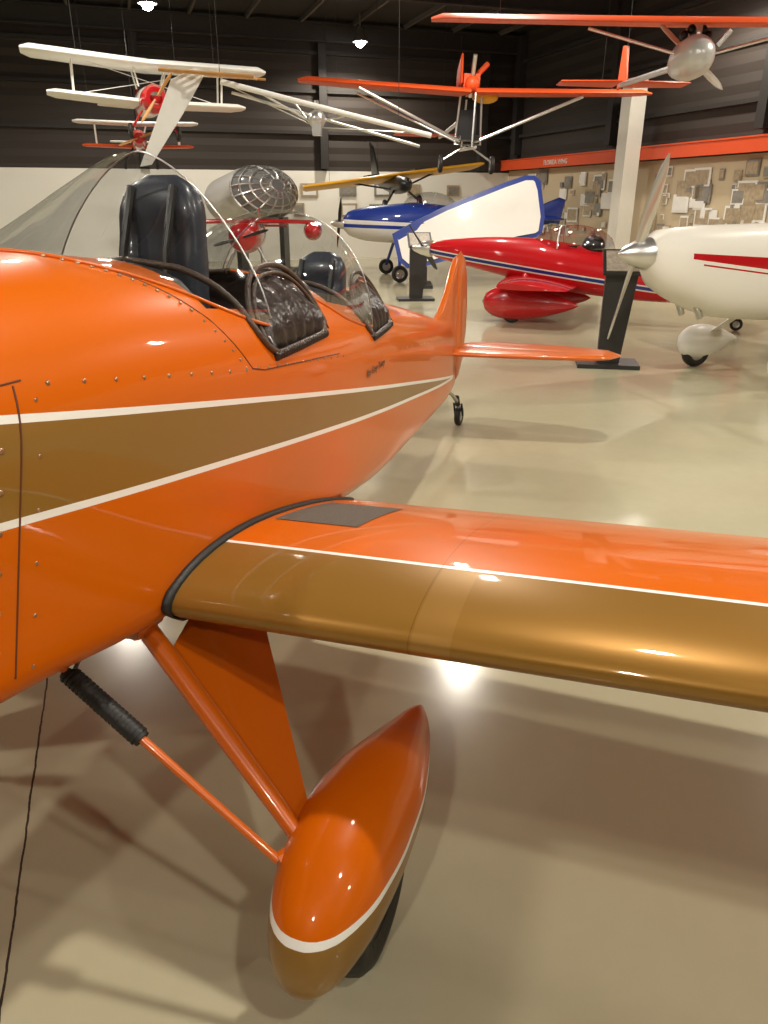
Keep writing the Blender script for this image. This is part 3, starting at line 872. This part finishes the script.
H1 = empty('hanging_ultralight_aircraft', (3.2, 9.0, 2.96), rz=-3, ry=1.2)
wing('wing', [(-2.72, -.1, .5, .29), (-2.6, -.2, .9, .29), (0, -.3, 1.15, .26), (2.8, -.2, .9, .31), (2.95, -.1, .5, .31)], m_redorange, H1, .06, .03, -.14)
body('engine_nacelle', [(-.33, 0, .03, .03), (-.31, 0, .09, .09), (-.22, 0, .16, .16), (-.08, 0, .195, .2), (.1, 0, .195, .2), (.35, 0, .15, .16), (.6, 0, .08, .09), (.7, 0, .02, .02)], m_pod, H1)
multi('struts', [tpart([(-1.1, 0, .25), (-.12, 0, .02)], .016), tpart([(1.0, 0, .25), (.12, 0, .02)], .016), tpart([(0, -.1, .27), (0, -.1, 0)], .03), tpart([(0, .3, .31), (0, .3, .1)], .025), tpart([(.2, -.1, .1), (.3, -.15, .23)], .03)], m_alu, H1)
multi('cylinder_heads', [ball((.12*cos(a), -.0, .06*sin(a)+.2), .045, 10, 6) for a in (0, 1, 2, 3.1)], m_black, H1)
blade('propeller_blade', .45, .08, .5, m_fabric, H1, 128, .11, .12)
tube('tail_boom', [(0, .6, 0), (0, 3.2, .15)], .035, m_alu, H1)
plate('tail_fin', [(2.8, .1), (3.0, .6), (3.3, .65), (3.4, .1)], 'X', 0, .04, m_redorange, H1)
for sg in (1, -1): plate('tailplane', [(2.8, sg*.05), (2.9, sg*.9), (3.3, sg*.9), (3.4, sg*.05)], 'Z', .15, .04, m_redorange, H1)
cables([(-2.0, .2, .36), (2.0, .2, .38), (0, 3, .18)], H1)

H2 = empty('hanging_ultralight_aircraft', (1.6, 16.0, 2.68), rz=4, ry=1.5)
for sg, k in ((1, 1.0), (-1, .92)):
    wing('wing_panel', [(sg*.05*k, -.4, 1.3, .74), (sg*1.8*k, -.3, 1.25, .80), (sg*3.3*k, -.2, 1.1, .86), (sg*3.5*k, 0, .6, .87)], m_redorange, H2, .09, .03, -.05)
    multi('wing_struts', [tpart([(sg*2.1, -.2, .76), (sg*.15, 0, -.05)], .03), tpart([(sg*2.1, .6, .76), (sg*.15, .3, -.05)], .02)], m_alu, H2)
multi('pilot_frame', [tpart([(0, -.3, 1.35), (0, 0, .7)], .04), tpart([(-.2, -.1, .7), (-.25, 0, -.1), (.25, 0, -.1), (.2, -.1, .7)], .022), tpart([(0, -.9, -.2), (0, .9, -.15)], .03), tpart([(0, -.6, .7), (-.05, -.8, -.2)], .02), tpart([(0, .4, .7), (0, .7, -.15)], .02), tpart([(-.5, 0, -.4), (0, 0, -.1), (.5, 0, -.4)], .02)], m_alu, H2)
multi('pilot_seat', [box((0, -.05, .0), (.36, .4, .08)), box((0, .18, .25), (.36, .06, .5))], m_black, H2)
multi('engine', [box((0, .1, .95), (.3, .4, .25)), ball((0, -.15, .9), .14, 12, 8), tpart([(.1, .2, 1.05), (.35, .3, 1.3)], .05)], m_redorange, H2)
multi('engine_tank', [ball((.3, .1, .72), .16, 14, 8, (1.6, 1, .7))], m_yellow, H2)
plate('king_post_fin', [(-.2, .9), (-.1, 1.4), (.3, 1.2), (.4, .9)], 'X', -.2, .06, m_redorange, H2)
tube('tail_boom', [(0, .7, .4), (0, 4, .3)], .04, m_alu, H2)
for sg in (1, -1): plate('tailplane', [(3.5, sg*.05), (3.6, sg*1.1), (4.1, sg*1.1), (4.2, sg*.05)], 'Z', .32, .04, m_redorange, H2)
for sg in (1, -1):
    wheel('wheel', (sg*.5, 0, -.45), .16, .08, H2)
cables([(-2.5, 0, .85), (2.5, 0, .85), (0, 3.5, .34)], H2)

# left: small biplane, near wing tip towards the left
H3 = empty('hanging_biplane', (-3.80, 13.8, 3.08), rz=22, ry=2.2, sc=.88)
m_wr2 = livery('biplane_livery', (.8, .78, .72), (.5, .01, .012), -.07, .0, .06)
body('fuselage', [(-.95, -.05, .1, .1), (-.9, -.05, .18, .18), (-.5, -.03, .22, .23), (.3, 0, .23, .25), (1.3, .02, .15, .18), (2.4, .05, .04, .1)], m_wr2, H3)
multi('red_cowling', [lathe([(-.98, .10), (-.97, .17), (-.85, .23), (-.6, .235), (-.6, .18)], (0, 0, -.05), 28, 'Y')], m_red, H3)
wing('upper_wing', [(-2.1, -.35, .5, .60), (-1.95, -.5, .95, .60), (0, -.5, 1.05, .54), (1.95, -.5, .95, .60), (2.1, -.35, .5, .60)], m_fabric, H3, .15, .03, .03)
wing('lower_wing', [(-1.75, -.15, .45, .0), (-1.6, -.25, .8, .0), (0, -.3, .9, -.06), (1.6, -.25, .8, .0), (1.75, -.15, .45, .0)], m_fabric, H3, .13, .03, .03)
multi('interplane_struts', [tpart([(x, y, .0), (x, y-.1, .57)], .018) for x in (-1.3, 1.3) for y in (-.1, .3)]+[tpart([(x, y, .2), (x*1.5, y-.1, .55)], .015) for x in (-.2, .2) for y in (-.2, .2)]+[tpart([(-1.3, -.1, .0), (1.3, -.2, .57)], .006), tpart([(1.3, -.1, .0), (-1.3, -.2, .57)], .006)], m_fabric, H3)
for sg in (1, -1):
    wheel('wheel', (sg*.42, -.45, -.55), .13, .07, H3); tube('gear_leg', [(sg*.18, -.3, -.2), (sg*.42, -.45, -.55)], .02, m_red, H3)
    plate('tailplane', [(1.9, sg*.04), (2.0, sg*.8), (2.35, sg*.8), (2.45, sg*.04)], 'Z', .1, .04, m_fabric, H3)
plate('vertical_fin', [(1.9, .12), (2.1, .5), (2.4, .6), (2.6, .4), (2.5, -.05)], 'X', 0, .04, m_red, H3)
blade('propeller_blade', -1.05, -.05, .5, m_wood, H3, 35, .1)
cables([(-1.2, 0, .6), (1.2, 0, .6), (0, 2.0, .15)], H3)

H4 = empty('hanging_biplane', (-5.0, 17.0, 2.72), rz=18, sc=.62)
body('fuselage', [(-1.0, 0, .16, .16), (-.5, 0, .25, .28), (.6, 0, .22, .28), (2.6, .1, .05, .09)], m_red, H4)
wing('upper_wing', [(-1.95, -.25, .4, .50), (-1.8, -.35, .85, .50), (0, -.4, .95, .46), (1.8, -.35, .85, .50), (1.95, -.25, .4, .50)], m_fabric, H4, .12, .03, .02)
wing('lower_wing', [(-1.75, -.15, .4, -.18), (-1.6, -.25, .8, -.18), (0, -.3, .9, -.22), (1.6, -.25, .8, -.18), (1.75, -.15, .4, -.18)], m_redorange, H4, .12, .03, .02)
multi('interplane_struts', [tpart([(x, y, -.18), (x, y-.1, .48)], .025) for x in (-1.3, 1.3) for y in (-.1, .3)]+[tpart([(sx*.2, -.2, .2), (sx*.3, -.2, .48)], .025) for sx in (1, -1)], m_fabric, H4)
for sg in (1, -1):
    plate('tailplane', [(2.2, sg*.04), (2.3, sg*.9), (2.7, sg*.9), (2.8, sg*.04)], 'Z', .1, .04, m_fabric, H4)
    wheel('wheel', (sg*.5, -.4, -.7), .19, .1, H4); tube('gear_leg', [(sg*.2, -.3, -.25), (sg*.5, -.4, -.7)], .03, m_black, H4)
plate('vertical_fin', [(2.2, .1), (2.4, .55), (2.8, .6), (2.9, .0)], 'X', 0, .04, m_white, H4)
blade('propeller_blade', -1.08, 0, .7, m_wood, H4, 70, .13)
cables([(-1.4, 0, .5), (1.4, 0, .5), (0, 2.3, .15)], H4)

# boom ultralight: white tapered panel, rib-covered wing tip, long boom
H5 = empty('hanging_pusher_glider', (-1.0, 11.0, 2.6))
tube('tail_boom', [(-1.1, 0, .40), (1.65, .6, -.18)], .035, m_fabric, H5)
tube('lower_boom', [(-1.0, .2, .30), (1.5, .8, -.30)], .02, m_alu, H5)
q5 = [(-2.15, -.3, -.60), (-2.02, -.3, -.58), (-1.62, .1, .08), (-1.30, .1, .53), (-1.42, .1, .57), (-1.72, 0, .42)]
slab('swept_wing_panel', q5, .03, m_fabric, H5, (.1, 1, 0))
rb = [tpart([(-1.75+.12*i, -.1, .51-.008*i), (-1.68+.12*i, .6, .57-.008*i)], .018, 6) for i in range(9)]
rb.append(tpart([(-1.85, -.1, .52), (-.65, -.1, .44)], .022, 6)); rb.append(tpart([(-1.75, .6, .58), (-.6, .6, .50)], .015, 6))
multi('exposed_wing_ribs', rb, m_wood, H5)
multi('engine', [ball((0.1, .3, .0), .12, 12, 8), box((.1, .3, -.12), (.12, .2, .16)), tpart([(.1, .3, .1), (.1, .3, .22)], .03), tpart([(-.6, .1, .28), (.05, .3, -.05), (.5, .35, .05)], .015), tpart([(.05, .3, -.1), (-.2, .3, .2)], .012)], m_alu, H5)
multi('wire_bracing', [tpart([(-1.1, 0, .4), (.1, .3, -.1)], .008), tpart([(1.5, .55, -.15), (.1, .3, -.1)], .008)], m_steel, H5)
cables([(-1.1, 0, .42), (1.2, .5, -.05)], H5)

# yellow / black airplane
H6 = empty('hanging_yellow_airplane', (.3, 18.4, 2.12), rz=12, ry=-7)
wing('wing', [(-2.1, .15, .5, .0), (-2.0, 0, .9, .0), (0, -.1, 1.2, 0), (2.0, 0, .9, .0), (2.1, .15, .5, .0)], m_yellow, H6, .1, .02, .12)
multi('wing_walk_bands', [box((sg*.55, .35, .01), (.22, .5, .12)) for sg in (1, -1)], m_black, H6)
body('fuselage', [(-.9, -.22, .06, .06), (-.7, -.22, .15, .15), (.2, -.2, .17, .2), (1.2, -.15, .14, .17), (2.7, -.02, .03, .08)], m_black, H6)
plate('vertical_fin', [(2.0, .05), (2.3, .7), (2.7, .85), (2.9, 0)], 'X', 0, .05, m_black, H6)
for sg in (1, -1):
    plate('tailplane', [(2.2, sg*.05), (2.3, sg*.8), (2.6, sg*.8), (2.7, sg*.05)], 'Z', .0, .04, m_yellow, H6)
    tube('strut', [(sg*.15, .2, -.28), (sg*1.1, .4, -.02)], .02, m_black, H6)
    wheel('main_wheel', (sg*.4, -.2, -.6), .13, .08, H6); tube('gear_leg', [(sg*.14, -.1, -.32), (sg*.4, -.2, -.6)], .025, m_black, H6)
cables([(-1.5, .3, .05), (1.5, .3, .05), (0, 2.2, .05)], H6)

# ================================================================== CAMERA
cam = bpy.data.cameras.new('camera'); co = bpy.data.objects.new('camera', cam); COL.objects.link(co)
cam.sensor_fit = 'VERTICAL'; cam.sensor_height = 36; cam.lens = 750/1024*36
cam.clip_start = .02; cam.clip_end = 200
co.location = (0, 0, 1.6); co.rotation_euler = (radians(90-22.6), 0, 0)
scene.camera = co
